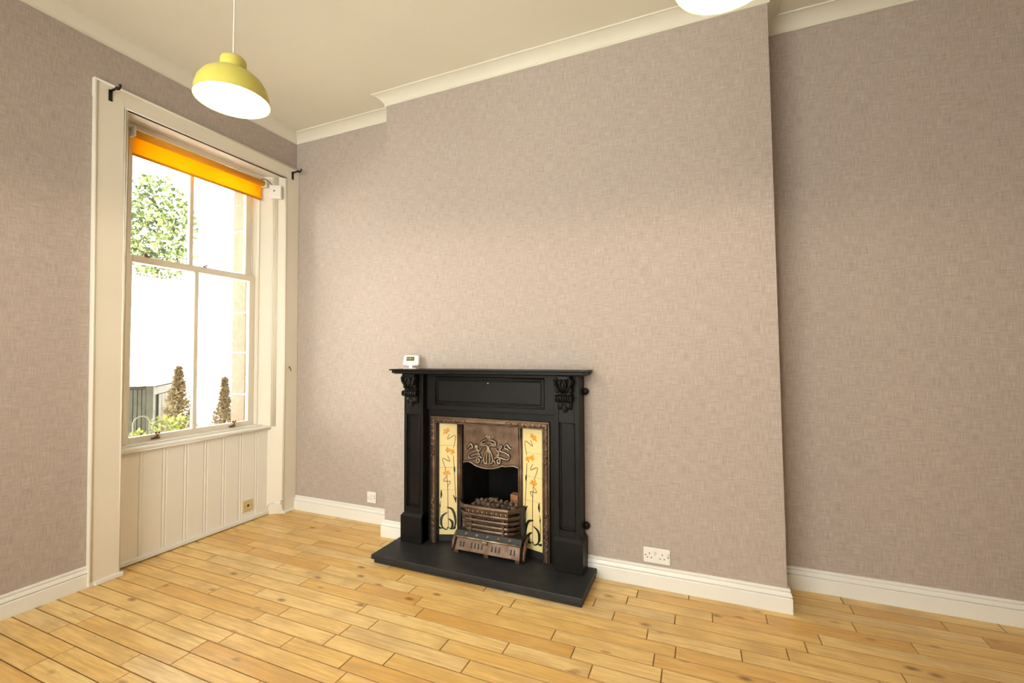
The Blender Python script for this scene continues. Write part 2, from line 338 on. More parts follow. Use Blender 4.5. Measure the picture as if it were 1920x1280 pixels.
# cornice
cp = [(0, HC), (.010, HC), (.0115, HC+.006), (.010, HC+.012)]
for i in range(9):
    t = math.pi/2*i/8; k_ = .5; cp.append((.010+.060*(k_*(1-math.cos(t))+(1-k_)*i/8), HC+.012+.052*(k_*math.sin(t)+(1-k_)*i/8)))
cp += [(.074, CEIL-.0085), (.079, CEIL-.0085), (.081, CEIL-.004), (.080, CEIL+.002), (0, CEIL+.002)]
bt = bz(3.25)
struct(sweep(cp, [(0, YBK), (0, 0), (A, 0), (A, -D), (bt, -D), (bt, YW), (XR, YW), (XR, YBK)]).build('trim_1', cornice_paint), 'off-white coved plaster cornice around the ceiling')

# ------------------------------------------------------------------ window joinery
win = struct(empty('window_1', (0.03, -0.7, 0)), 'tall cream sash window with panelled recess and boarded apron')
X = 0.032
# casings (the left one leans a little)
def casing(name, a0, a1, b0, b1, z1):
    return MB().hexa([(0,a0,0),(X,a0,0),(X,b0,0),(0,b0,0)], [(0,a1,z1),(X,a1,z1),(X,b1,z1),(0,b1,z1)]).build(name, old_gloss, win, 0.004)
casing('left_casing', -1.4258, -1.452, -1.276, -1.306, 2.92); casing('right_casing', -.128, -.132, -.001, -.001, 2.93)
hd = MB().hexa([(0,-1.4540,2.868),(X-.001,-1.4540,2.868),(X-.001,-.001,2.868),(0,-.001,2.868)], [(0,-1.4555,2.983),(X-.001,-1.4555,2.983),(X-.001,-.001,2.985),(0,-.001,2.985)])
hd.build('head_casing', old_gloss, win, 0.004)
MB().tube([(X,-1.419,.03),(X,-1.447,2.965)], .006, 8).tube([(X,-1.447,2.972),(X,-.006,2.974)], .005, 8).build('casing_bead', old_gloss, win)
MB().tube([(X,-1.281,.03),(X,-1.300,2.86)], .0045, 8).tube([(X,-1.30,2.868),(X,-.13,2.868)], .0045, 8).tube([(X,-.130,.03),(X,-.134,2.86)], .0045, 8).build('inner_bead', old_gloss, win)
MB().box(X-.002, X+.010, -1.400, -1.262, 0, .028).build('plinth_strip', white_gloss, win, 0.003)
MB().box(X-.002, X+.010, -.128, -.020, 0, .020).build('plinth_strip', white_gloss, win, 0.003)
# splayed reveals: right one is seen, shutter-like with vertical mouldings
def RV(s, out, z):          # s: distance into the recess along the splay, out: proud of the face
    ux, uy = -.860, -.5103; nx, ny = .5103, -.860
    return (.030 + ux*s + nx*out, -.128 + uy*s + ny*out, z)
def rbox(mb, s0, s1, o0, o1, z0, z1):
    return mb.hexa([RV(s0,o0,z0),RV(s1,o0,z0),RV(s1,o1,z0),RV(s0,o1,z0)], [RV(s0,o0,z1),RV(s1,o0,z1),RV(s1,o1,z1),RV(s0,o1,z1)])
mb = rbox(MB(), 0, .245, -.03, 0, 0, 2.90); mb.build('right_reveal', old_gloss, win)
mb = MB()
for s0, r in ((.070,.004),(.080,.0055),(.093,.006),(.105,.004)): mb.tube([RV(s0,0,.735), RV(s0,0,2.866)], r, 8)
rbox(mb, .012, .060, 0, .0015, .030, 2.866); rbox(mb, .115, .185, 0, .0015, .757, 2.866)
mb.tube([RV(.006,.002,.05), RV(.006,.002,2.866)], .004, 8)
mb.build('reveal_moulding', old_gloss, win, 0.0)
def LV(s, out, z): return (.030 - .860*s + .5103*out, -1.288 + .45*s + .86*out, z)
MB().hexa([LV(0,-.03,0),LV(.23,-.03,0),LV(.23,0,0),LV(0,0,0)][::-1], [LV(0,-.03,2.9),LV(.23,-.03,2.9),LV(.23,0,2.9),LV(0,0,2.9)][::-1]).build('left_reveal', old_gloss, win)
box('soffit', -.30, X-.004, -1.30, -.10, 2.868, 2.90, old_gloss, win)
MB().box(-.155, -.125, -1.22, -.22, 2.835, 2.868).build('soffit_moulding', old_gloss, win, 0.003)
box('base_strip', -.085, -.066, -1.235, -.186, .006, .034, white_gloss, win, .003)
# boarded apron: beaded boards one by one
edges = [-1.262, -1.125, -.988, -.852, -.715, -.579, -.443, -.307, -.187]
for a, b_ in zip(edges[:-1], edges[1:]):
    a += .0008; b_ -= .0008; xf = -.083; bd = .0085
    pr = [(xf-.016, a), (xf-.016, b_), (xf-.003, b_), (xf, b_-.003)]
    pr += [(xf, a+.026), (xf-.0035, a+.0225), (xf-.0035, a+.019)]
    for i in range(7):
        t = math.pi*i/6; pr.append((xf-.0030 + .0042*math.sin(t), a+.0105 + bd*math.cos(t)))
    pr += [(xf-.003, a)]
    MB().prism(pr, lambda p, q_, t: (p, q_, t), .012, .722).build('apron_board', apron_paint, win)
# sill
sl = MB(); sl.hexa([(-.20,-1.21,.722),(-.056,-1.252,.722),(-.056,-.181,.722),(-.20,-.262,.722)], [(-.20,-1.21,.745),(-.056,-1.252,.742),(-.056,-.181,.742),(-.20,-.262,.745)])
sl.build('sill', white_gloss, win, .006, )
MB().hexa([(-.20,-1.21,.744),(-.115,-1.235,.744),(-.115,-.214,.744),(-.20,-.262,.744)], [(-.20,-1.21,.757),(-.120,-1.235,.755),(-.120,-.217,.755),(-.20,-.262,.757)]).build('sill_step', white_gloss, win, .004)
MB().tube([(-.062,-1.245,.718),(-.062,-.186,.718)], .0055, 8).build('sill_bead', white_gloss, win)
# sash box
fr = MB(); fr.box(-.30, -.155, -1.245, -1.182, .74, 2.868).box(-.30, -.155, -.243, -.20, .74, 2.868).box(-.30, -.155, -1.245, -.20, 2.826, 2.868)
fr.box(-.176, -.150, -1.19, -1.166, .757, 2.83).box(-.176, -.150, -.247, -.226, .757, 2.83).box(-.232, -.226, -1.19, -1.172, .757, 2.83).box(-.232, -.226, -.256, -.24, .757, 2.83)
fr.build('sash_box', old_gloss, win, .003)
box('outer_sill', -.50, -.20, -1.20, -.23, .70, .742, sand, win)
def sash(name, x0, x1, y0, y1, z0, z1, st, tr, br, gb, gw):
    m = MB(); m.box(x0,x1,y0,y0+st,z0,z1).box(x0,x1,y1-st,y1,z0,z1).box(x0,x1,y0+st,y1-st,z1-tr,z1).box(x0,x1,y0+st,y1-st,z0,z0+br)
    s = m.build(name, old_gloss, win, .003)
    box('glazing_bar', x0+.004, x1-.004, gb-gw/2, gb+gw/2, z0+br, z1-tr, old_gloss, s, .004)
    xm = (x0+x1)/2
    for a, b_ in ((y0+st, gb-gw/2), (gb+gw/2, y1-st)): box('pane', xm-.0015, xm+.0015, a-.004, b_+.004, z0+br-.004, z1-tr+.004, glass, s)
    return s
lo = sash('lower_sash', -.226, -.186, -1.192, -.243, .757, 2.008, .055, .044, .036, -.720, .029)
up = sash('upper_sash', -.274, -.234, -1.186, -.250, 1.966, 2.83, .052, .044, .050, -.736, .027)
for yy in (-.983, -.436):
    h = MB(); h.box(-.186,-.180,yy-.026,yy+.026,.762,.772).tube([(-.180,yy,.770),(-.163,yy,.778),(-.160,yy,.800)], [.009,.008,.006], 8).ball((-.160,yy-.010,.806),.008).ball((-.160,yy+.010,.806),.008)
    h.build('sash_lift', brass_old, lo)
h = MB(); h.box(-.21,-.180,-1.072,-1.040,2.008,2.016).ball((-.195,-1.056,2.022),.012); h.build('sash_catch', brass_old, lo)
h = MB(); h.box(-.21,-.185,-.672,-.650,2.008,2.014).tube([(-.19,-.675,2.014),(-.19,-.645,2.030)],.005,6); h.build('sash_catch', brass_old, lo)
# outer masonry
w = MB(); w.box(-.52,-.30,YBK-.1,-1.16,-.4,4.2).box(-.52,-.30,-1.16,-.25,2.86,4.2).box(-.52,-.30,-1.16,-.25,-.4,.70).box(-.46,-.30,-.20,9.0,-.4,4.2)  # raised and run on beyond the view to shade the near garden
struct(w.build('wall_outer', sand), 'sandstone outer wall of the house, heightened and lengthened to shade the near garden')
zs = [.66, 1.004, 1.361, 1.705, 2.06, 2.42, 2.88]
box('mortar', -.455, -.298, -.247, -.19, .66, 2.88, render_m, win)
for a, b_ in zip(zs[:-1], zs[1:]): box('stone_block', -.465, -.298, -.252, -.19, a+.005, b_-.005, sand, win, .005)

# ------------------------------------------------------------------ things on the window wall
bl = tag(empty('roller_blind', (-.1, -.72, 2.79)), 'orange roller blind rolled almost fully up at the top of the window', 'blind')
MB().tube([(-.098,-1.186,2.792),(-.098,-.252,2.792)], .024, 20).build('roller', blind_roll, bl)
f = MB(); n = 8
f.add([(-.1205, y_, z_) for z_ in (2.79, 2.664) for y_ in (-1.182, -.256)], [(0,1,3,2)]); f.add([(-.1215, y_, z_) for z_ in (2.79, 2.664) for y_ in (-1.182, -.256)], [(0,1,3,2)])
f.build('fabric', blind_m, bl, fix=False)
MB().tube([(-.121,-1.182,2.660),(-.121,-.256,2.660)], .009, 10).build('bottom_bar', blind_roll, bl)
for yy in (-1.196, -.243): MB().box(-.125,-.07,yy-.006,yy+.006,2.765,2.83).lathe([(0,-.009),(.02,-.009),(.02,.009),(0,.009)], (-.098,yy,2.792), 14, 'y').build('bracket', plastic, bl, .002)
jb = tag(empty('blind_power_box', RV(.08,0,2.73)), 'small white electrical box with black cable on the right window reveal', 'electrical box')
rbox(MB(), .030, .125, .004, .045, 2.672, 2.785).build('box_body', plastic, jb, .006)
MB().ball(RV(.085,.0455,2.735), .006).build('screw_hole', dark_slot, jb)
MB().tube([RV(.105,.035,2.783), RV(.125,.05,2.812), RV(.15,.06,2.825), RV(.185,.06,2.822)], .003, 6).build('cable', black_metal, jb)
def pole_bracket(y, label):
    r = tag(empty('pole_bracket', (X, y, 2.90)), label, 'bracket', 'curtain pole brackets')
    MB().box(X, X+.004, y-.010, y+.010, 2.872, 2.942).build('wall_plate', black_metal, r, .002)
    MB().tube([(X,y,2.935),(X+.075,y,2.936),(X+.085,y,2.930)], .0065, 8).build('arm', black_metal, r)
    MB().tube([(X+.082+.020*math.cos(t), y, 2.947+.020*math.sin(t)) for t in [math.pi*(-.95+i*.11) for i in range(10)]], .007, 8).build('cup', black_metal, r)
pole_bracket(-1.379, 'black metal curtain pole bracket at the top left of the window casing')
pole_bracket(-.072, 'black metal curtain pole bracket at the top right of the window casing')
hk = MB().ball((X+.004,-.086,1.232),.007).tube([(X+.002,-.086,1.23),(X+.018,-.086,1.222),(X+.022,-.084,1.205),(X+.012,-.080,1.200)],.0035,6)
tag(hk.build('cup_hook', brass_old), 'tiny tarnished brass hook screwed into the right window casing', 'hook')
# aerial plate on the apron
ap = tag(empty('aerial_plate', (-.083,-.368,.128)), 'yellowed plastic aerial plate on the white boarded panel under the window', 'wall plate')
MB().box(-.0835,-.0745,-.410,-.327,.085,.171).build('plate', cream_plastic, ap, .004)
MB().lathe([(0,-.0075),(.0095,-.0075),(.0095,.001),(0,.001)], (-.074,-.368,.128), 14, 'x').build('coax_port', dark_slot, ap)
for yy in (-.398,-.339): MB().ball((-.0745,yy,.128),.004,(.4,1,1),8,5).build('screw', brass_old, ap)
# cable and connector at the foot of the reveal
cb = tag(empty('cable_box', RV(.05,0,.09)), 'small white cable joint box at the foot of the right window reveal', 'cable box')
rbox(MB(), .018, .070, .0, .012, .078, .102).build('box_body', plastic, cb, .003)
MB().tube([RV(.07,.006,.092), RV(.105,.008,.095), RV(.125,.008,.070), RV(.128,.008,.034)], .003, 6).tube([RV(.018,.008,.105), RV(.004,.012,.125), (X+.008,-.11,.12), (X+.008,-.08,.118), (X+.008,-.02,.128)], .003, 6).build('cable', plastic, cb)

# ------------------------------------------------------------------ sockets
def socket(name, x0, x1, z0, z1, yw, gang, label):
    r = tag(empty(name, ((x0+x1)/2, yw, z0)), label, 'socket')
    yf = yw-.009
    MB().box(x0,x1,yf,yw,z0,z1).build('plate', plastic, r, .004)
    cz = (z0+z1)/2; cx = (x0+x1)/2
    cs = [cx] if gang == 1 else [cx-.036, cx+.034]
    for i, c0 in enumerate(cs):
        c1 = c0-.004
        for dx, dz, w_, h_ in ((0,.010,.004,.009),(-.011,-.013,.0075,.0045),(.011,-.013,.0075,.0045)): box('pin_slot', c1+dx-w_/2, c1+dx+w_/2, yf-.0006, yf+.002, cz+dz-h_/2, cz+dz+h_/2, dark_slot, r)
        sx = c1+(.030 if gang == 1 else (.031 if i == 0 else .033))
        MB().box(sx-.006,sx+.006,yf-.004,yf,cz+.004,cz+.022).build('rocker', rocker_m, r, .002)
    for sx in (x0+.012, x1-.012): MB().ball((sx, yf, cz-.004 if gang == 1 else cz-.001), .0035, (1,.4,1), 8, 5).build('screw', dark_slot, r)
    return r
socket('double_socket', 2.975, 3.121, .137, .2235, -D, 2, 'white double socket just above the skirting right of the fireplace')
socket('single_socket', .816, .904, .154, .242, 0.0, 1, 'white single socket in the alcove between window and fireplace')

# ------------------------------------------------------------------ fireplace surround (black painted wood)
HT = .055
he = tag(empty('hearth', (2.017,-.37,0)), 'black slate hearth slab on the floor in front of the fireplace', 'hearth')
box('slab', 1.328, 2.707, -.563, -D-.003, .026, HT, slate, he, .004); box('base', 1.340, 2.700, -.548, -D-.003, 0.0005, .0262, slate, he, .003)
su = tag(empty('fireplace_surround', (2.01,-.25,HT)), 'black painted wooden mantelpiece with carved corbels and panelled legs', 'fireplace surround')
YB = -D-.002
def leg(x0, x1, p0, p1, pa, pb, side):
    g = MB(); z0, z1, yf = HT+.0012, 1.205, -.305
    g.box(x0, pa, YB, yf, z0, z1).box(pb, x1, YB, yf, z0, z1).box(pa, pb, YB, yf, .922, z1).box(pa, pb, YB, yf, z0, .292).box(pa, pb, YB, -.291, .29, .925)
    o = g.build('leg', black_paint, su, .0025)
    m = .012
    mo = MB()
    for (a, b_, c, d) in ((pa, pa+m, .292, .922), (pb-m, pb, .292, .922), (pa, pb, .292, .292+m), (pa, pb, .922-m, .922)): mo.box(a, b_, -.299, -.290, c, d)
    mo.tube([(pa,-.306,.292),(pb,-.306,.292),(pb,-.306,.922),(pa,-.306,.922),(pa,-.306,.292)], .0045, 6)
    mo.build('panel_moulding', black_paint, o, .003)
    pl = MB().box(p0, p1, YB, -.323, HT+.0012, .232).hexa([(p0,-.323,.232),(p1,-.323,.232),(p1,YB,.232),(p0,YB,.232)], [(x0,-.306,.252),(x1,-.306,.252),(x1,YB,.252),(x0,YB,.252)])
    pl.build('plinth', black_paint, su, .003)
leg(1.392, 1.545, 1.376, 1.545, 1.413, 1.520, -1); leg(2.477, 2.636, 2.478, 2.652, 2.508, 2.604, 1)
# frieze board with raised panel
fz = MB(); fz.box(1.545, 2.477, YB, -.258, .958, 1.205).build('frieze', black_paint, su, .003)
g = MB(); x0, x1, z0, z1 = 1.620, 2.402, .998, 1.178
g.tube([(x0,-.259,z0),(x1,-.259,z0),(x1,-.259,z1),(x0,-.259,z1),(x0,-.259,z0)], .0075, 8); g.tube([(x0+.016,-.259,z0+.016),(x1-.016,-.259,z0+.016),(x1-.016,-.259,z1-.016),(x0+.016,-.259,z1-.016),(x0+.016,-.259,z0+.016)], .004, 6)
g.build('frieze_moulding', black_paint, su)
MB().box(x0+.022,x1-.022,-.262,-.257,z0+.022,z1-.022).build('frieze_panel', black_paint, su, .002)
MB().ball((2.018,-.262,1.145),.0045,(1,.6,1),8,5).build('nail', plastic, su)
# inner slip boards round the cast iron insert
g = MB(); g.box(1.545,1.572,YB,-.236,HT+.0012,.958).box(2.432,2.477,YB,-.236,HT+.0012,.958).box(1.572,2.432,YB,-.236,.913,.958); g.build('slip', black_paint, su, .002)
# shelf
sh = MB(); sh.box(1.327, 2.690, -.390, YB, 1.227, 1.236).build('shelf', black_paint, su, .002)
pr = [(0,1.227),(.006,1.227),(.010,1.222),(.012,1.214),(.018,1.208),(.026,1.205),(0.06,1.203),(0.06,1.227)]
g = MB(); g.box(1.341, 2.680, -.379, YB, 1.209, 1.2275).box(1.350, 2.672, -.366, YB, 1.2035, 1.2095); g.build('shelf_moulding', black_paint, su, .004)
# scrolled ears at the right-hand side
for zz in (1.105, .300): MB().lathe([(0,-.012),(.016,-.012),(.022,-.006),(.022,.006),(.016,.012),(0,.012)], (2.646,-.205,zz), 16, 'y').build('side_scroll', black_paint, su)
# carved corbels
def corbel(x0, x1):
    cx = (x0+x1)/2; w_ = x1-x0; yf = -.305
    prof = [(0,1.2035),(-.058,1.2035),(-.060,1.185),(-.053,1.165),(-.040,1.140),(-.031,1.115),(-.029,1.098),(-.036,1.088),(-.046,1.078),(-.046,1.064),(-.036,1.054),(-.022,1.048),(-.020,1.030),(-.014,1.010),(0,1.000)]
    b_ = MB().prism(prof, lambda a, c, t: (t, yf+a, c), x0+.012, x1-.012).build('corbel', black_paint, su, .003)
    lf = MB()
    for k in range(7):
        xx = x0+.010+(w_-.02)*k/6; lf.tube([(xx, yf-.038, 1.090),(xx, yf-.051, 1.079),(xx, yf-.050, 1.062),(xx, yf-.034, 1.052)], [.004,.0072,.0072,.004], 8)
    lf.build('reeded_roll', black_paint, b_)
    ac = MB()
    for s in (-1, 1):
        ac.tube([(cx+s*.010,yf-.032,1.10),(cx+s*.030,yf-.048,1.125),(cx+s*.044,yf-.060,1.155),(cx+s*.050,yf-.060,1.180),(cx+s*.036,yf-.066,1.192),(cx+s*.026,yf-.064,1.178)], [.004,.009,.010,.009,.008,.005], 8)
        ac.tube([(cx,yf-.030,1.10),(cx+s*.014,yf-.046,1.130),(cx+s*.018,yf-.062,1.160),(cx+s*.006,yf-.066,1.185)], [.004,.008,.009,.006], 8)
        ac.ball((cx+s*.040,yf-.040,1.120), .013, (1,.7,1.3)); ac.ball((cx+s*.052,yf-.045,1.170), .012, (.7,1.4,1.4))
    ac.ball((cx,yf-.050,1.150), .016, (.8,.8,2.0)); ac.build('acanthus_leaf', black_paint, b_)
    dr = MB()
    for s in (-1, 0, 1): dr.ball((cx+s*.024, yf-.012, 1.030-.014*(s == 0)), .020, (.9,.7,1.25))
    dr.ball((cx, yf-.010, .999), .014, (1,.7,1.2)); dr.build('leaf_drop', black_paint, b_)
corbel(1.404, 1.527); corbel(2.494, 2.606)

# ------------------------------------------------------------------ cast iron insert
ins = tag(empty('cast_iron_insert', (2.0,-.2,HT)), 'bronzed cast iron fireplace insert with cream flower tiles', 'fireplace insert')
F0, F1, FT = 1.574, 2.431, .912
def frame_prof(): return [(0,.0),(0,.012),(.004,.020),(.010,.024),(.016,.028),(.024,.029),(.032,.027),(.038,.022),(.0415,.021),(.045,.016),(.045,-.012),(0,-.012)]
fp = frame_prof()
# outer edge path: up the left, across, down the right; profile offset goes inwards
mb = MB(); n = len(fp)
def fcorner(o): return [(F0+o, HT+.0005), (F0+o, FT-o), (F1-o, FT-o), (F1-o, HT+.0005)]
rows = [[] for _ in range(4)]
for o_, h_ in fp:
    for i, (xx, zz) in enumerate(fcorner(o_)): rows[i].append((xx, -.232-h_, zz))
vs = [v for r in rows for v in r]; mb.add(vs, [(i*n+k, i*n+(k+1) % n, (i+1)*n+(k+1) % n, (i+1)*n+k) for i in range(3) for k in range(n)], False)
mb.add(rows[0], [tuple(range(n))]); mb.add(rows[3], [tuple(range(n))[::-1]])
frm = mb.build('frame', bronze, ins, .0015)
for o_, h_ in ((.003,.0205),(.0415,.0225)): MB().tube([(x_, -.232-h_, z_) for x_, z_ in fcorner(o_)], .0026, 6).build('edge_highlight', bronze_hi, frm)  # highlights along the frame edges put in as paler bronze tubes
for xx_ in (F0+.0450, F1-.0465): MB().box(xx_, xx_+.0015, -.250, -.214, HT+.001, FT-.045).build('inner_return', iron, frm)
MB().box(F0+.046, F1-.046, -.250, -.214, FT-.0465, FT-.045).build('inner_return', iron, frm)
yo = -.2605
def scroll(x, z, vertical):
    orn = MB(); pts = []
    for i in range(14):
        t = i/13; u = -.045+.09*t; v = .010*math.sin(t*13.8)
        pts.append((x+(v if vertical else u), yo, z+(u if vertical else v)))
    orn.tube(pts, .0036, 6)
    for i in range(0, 14, 2): orn.ball((pts[i][0], yo, pts[i][2]), .0072, (1.1,.5,.9), 8, 5)
    orn.build('scroll_ornament', bronze, frm)
def rosette(x, z, a, b_):
    MB().tube([(x+a*math.cos(t*math.pi/6), yo, z+b_*math.sin(t*math.pi/6)) for t in range(13)], .0034, 6).ball((x,yo,z), .009, (a/b_ if a > b_ else 1,.6,b_/a if b_ > a else 1), 8, 5).tube([(x-a*.9,yo,z),(x+a*.9,yo,z)], .002, 5).build('oval_boss', bronze, frm)
for x_ in (F0+.0225, F1-.0225):
    for zz in (.83, .74, .25, .17): scroll(x_, zz, True)
    for zz in (.66, .34): rosette(x_, zz, .013, .022)
for xx in (F0+.09, F0+.16, F1-.09, F1-.16): scroll(xx, FT-.0225, False)
for xx in (F0+.255, F1-.27): rosette(xx, FT-.0225, .024, .012)
# splayed tile cheeks
TZ0, TH = .097, .152
def TL(u, out, z): # left cheek, u 0 outer .. 1 inner
    ax, ay, bx, by = 1.612, -.216, 1.738, -.168; dx, dy = bx-ax, by-ay; l = math.hypot(dx, dy); nx, ny = dy/l, -dx/l
    return (ax+dx*u+nx*out, ay+dy*u+ny*out, z)
def TR(u, out, z):
    ax, ay, bx, by = 2.372, -.218, 2.232, -.182; dx, dy = bx-ax, by-ay; l = math.hypot(dx, dy); nx, ny = -dy/l, dx/l
    return (ax+dx*u+nx*out, ay+dy*u+ny*out, z)
for T, flip in ((TL, False), (TR, True)):
    bk = MB(); bk.hexa([T(-.08,-.012,HT),T(1.05,-.012,HT),T(1.05,-.003,HT),T(-.08,-.003,HT)], [T(-.08,-.012,.90),T(1.05,-.012,.90),T(1.05,-.003,.90),T(-.08,-.003,.90)]); bk.build('tile_backing', grout_m, ins)
    kp = MB(); kp.hexa([T(-.06,-.012,HT),T(1.04,-.012,HT),T(1.04,.004,HT),T(-.06,.004,HT)], [T(-.06,-.012,TZ0),T(1.04,-.012,TZ0),T(1.04,.004,TZ0),T(-.06,.004,TZ0)]); kp.build('cheek_kick', iron, ins)
    for i in range(5):
        za = TZ0+TH*i+.0006; zb = min(TZ0+TH*(i+1)-.0006, .869)
        MB().hexa([T(0,-.003,za),T(1,-.003,za),T(1,.002,za),T(0,.002,za)], [T(0,-.003,zb),T(1,-.003,zb),T(1,.002,zb),T(0,.002,zb)]).build('tile', tile_m, ins, .0008, 1)
    # hand-painted flower: flat paint on the glaze, in tile coordinates
    def P(x, y_): return ((x-118)/204, .857-(y_-80)/1105*.76)
    def ribbon(mb, pts, ws, o=.0026):
        pp = [P(*p) for p in pts]; q_ = []
        for i in range(len(pp)-1):          # smooth
            for k in range(4):
                t = k/4; p0 = pp[max(i-1,0)]; p1 = pp[i]; p2 = pp[i+1]; p3 = pp[min(i+2,len(pp)-1)]
                q_.append(tuple(.5*((2*p1[j])+(-p0[j]+p2[j])*t+(2*p0[j]-5*p1[j]+4*p2[j]-p3[j])*t*t+(-p0[j]+3*p1[j]-3*p2[j]+p3[j])*t**3) for j in (0,1)))
        q_.append(pp[-1]); W_ = .135; m_ = len(q_); vs = []
        for i, (u, z) in enumerate(q_):
            a = q_[max(i-1,0)]; b_ = q_[min(i+1,m_-1)]; dx, dz = (b_[0]-a[0])*W_, b_[1]-a[1]; l = math.hypot(dx,dz) or 1
            t = i/(m_-1)*(len(ws)-1); j = min(int(t), len(ws)-2); w_ = 1.25*(ws[j]+(ws[j+1]-ws[j])*(t-j))
            vs += [T(u-dz/l*w_/W_, o, z+dx/l*w_), T(u+dz/l*w_/W_, o, z-dx/l*w_)]
        mb.add(vs, [(2*i,2*i+1,2*i+3,2*i+2) for i in range(m_-1)])
    for pts in ([(238,185),(218,238),(300,200),(280,330)], [(280,400),(286,520),(302,800),(305,870)], [(215,400),(242,460),(165,430),(202,545)], [(210,605),(175,655),(246,660),(216,708)], [(210,600),(220,720),(222,900),(225,1125)], [(150,850),(138,905),(140,1090)]):
        st = MB(); ribbon(st, pts, [.0013,.0018,.0018,.0013]); st.build('painted_stem', t_brown, ins, fix=False)
    for pts, ws in (([(215,968),(165,1000),(150,1060),(165,1112),(205,1136),(222,1108)], [.002,.0065,.007,.004,.003,.002]), ([(212,915),(265,935),(294,1000),(300,1080),(270,1130),(230,1118)], [.003,.0065,.007,.005,.003,.002]),
                    ([(230,1028),(266,1060),(266,1108),(246,1132)], [.003,.007,.006,.002]), ([(150,745),(152,790),(147,832)], [.002,.006,.001]), ([(138,875),(140,900),(138,930)], [.001,.004,.001]), ([(288,512),(290,545),(292,570)], [.003,.005,.001]),
                    ([(278,795),(295,830),(305,872)], [.002,.004,.001]), ([(310,815),(302,845),(305,872)], [.002,.004,.001]), ([(125,1110),(140,1120),(165,1122)], [.005,.006,.002]), ([(275,1128),(292,1118),(298,1105)], [.004,.006,.003])):
        lv = MB(); ribbon(lv, pts, ws, .0028); lv.build('painted_leaf', t_green, ins, fix=False)
    rr = random.Random(3)
    for fx, fy, k in ((215,150,6),(188,165,3),(222,345,6),(270,365,4),(195,572,5),(222,575,3)):
        fl_ = MB()
        for i in range(k):
            a = i*2*math.pi/k+rr.random(); c = (fx+15*math.cos(a), fy+17*math.sin(a)); vs = []; lo_ = rr.uniform(10,17); sh_ = rr.uniform(8,12)
            for j in range(8):
                t = j*math.pi/4; p_, q2 = lo_*math.cos(t), sh_*math.sin(t); u, z = P(c[0]+p_*math.cos(a)-q2*math.sin(a), c[1]+p_*math.sin(a)+q2*math.cos(a)); vs.append(T(u, .003+.0001*i, z))
            fl_.add(vs, [tuple(range(8))])
        vs = []
        for j in range(8): t = j*math.pi/4; u, z = P(fx+9*math.cos(t), fy+9*math.sin(t)); vs.append(T(u, .0030+.0001*k, z))
        fl_.add(vs, [tuple(range(8))]); fl_.build('painted_flower', t_orange, ins, fix=False)
# jamb strips beside the opening
for (xa, xb, ya, yb2) in ((1.736,1.774,-.170,-.172), (2.190,2.236,-.172,-.184)):
    j = MB(); j.box(xa, xb, -.150, -.172, .10, .869); j.tube([((xa+xb)/2,-.172,.10),((xa+xb)/2,-.172,.866)], .0085, 8); j.tube([(xa+.005,-.172,.10),(xa+.005,-.172,.866)], .004, 6); j.tube([(xb-.005,-.172,.10),(xb-.005,-.172,.866)], .004, 6)
    j.build('jamb_strip', bronze, ins)
box('lintel_plate', 1.612, 2.385, -.165, -.14, .862, .905, iron, ins)
# hood plate with whiplash relief
def HP(u, v, out=0.0): return (0.00037196*u - 8.44e-07*v + 1.74634, -.160-out, 2.76648e-05*u - 0.000333586*v + 0.89930)
lip = [(95,925),(150,912),(220,915),(280,945),(340,985),(430,1020),(520,1040),(600,1045),(700,1042),(800,1022),(880,990),(930,1000),(1040,990),(1120,995),(1195,1030)]
vs = []; 
for u, v in lip: vs += [HP(u, 80), HP(u, v)]
hb = MB(); hb.add(vs, [(2*i,2*i+1,2*i+3,2*i+2) for i in range(len(lip)-1)])
vb = [(x_, y_+.010, z_) for x_, y_, z_ in vs]; hb.add(vb, [(2*i,2*i+2,2*i+3,2*i+1) for i in range(len(lip)-1)]); 
for i in range(len(lip)-1): hb.add([vs[2*i+1], vs[2*i+3], vb[2*i+3], vb[2*i+1]], [(0,1,2,3)])
hood = hb.build('hood', bronze, ins)
def smooth(pts, k=4):
    q_ = []
    for i in range(len(pts)-1):
        p0 = pts[max(i-1,0)]; p1 = pts[i]; p2 = pts[i+1]; p3 = pts[min(i+2,len(pts)-1)]
        for j in range(k):
            t = j/k; q_.append(tuple(.5*((2*p1[m])+(-p0[m]+p2[m])*t+(2*p0[m]-5*p1[m]+4*p2[m]-p3[m])*t*t+(-p0[m]+3*p1[m]-3*p2[m]+p3[m])*t**3) for m in (0,1)))
    return q_+[pts[-1]]
rel = MB()
shade_rim_ = MB()
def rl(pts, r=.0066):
    rel.tube([HP(u, v, .002) for u, v in smooth(pts)], r, 8); shade_rim_.tube([HP(u, v, -r*.95) for u, v in smooth(pts)], r*2.0, 8)  # shade around the ribbons put in as wider dark iron tubes
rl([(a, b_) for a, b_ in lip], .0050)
half = [[(560,575),(590,610),(585,670),(545,740),(520,830),(520,910),(545,945),(590,955)], [(600,600),(600,680),(575,780),(570,880),(580,930)],
        [(590,470),(530,480),(470,510),(460,545),(510,555),(560,540)], [(440,575),(500,590),(570,580)],
        [(460,640),(430,690),(380,690),(300,710),(220,750),(200,800),(230,850),(300,840),(370,815)], [(375,640),(350,620),(340,590),(365,580),(385,610),(370,660),(410,690),(400,740),(440,770),(380,770)],
        [(480,850),(440,810),(390,820),(370,880),(385,935),(415,925),(430,880),(400,850)], [(165,630),(205,600),(240,550),(275,580),(285,630),(235,640),(215,665)], [(470,940),(480,900),(500,870)]]
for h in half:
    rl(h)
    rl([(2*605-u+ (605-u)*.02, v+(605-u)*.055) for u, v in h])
for u, v in ((575,400),(625,410),(690,400),(640,440),(600,440),(690,435)): rel.ball(HP(u,v,.001), .0075, (1.2,.5,1), 8, 5)
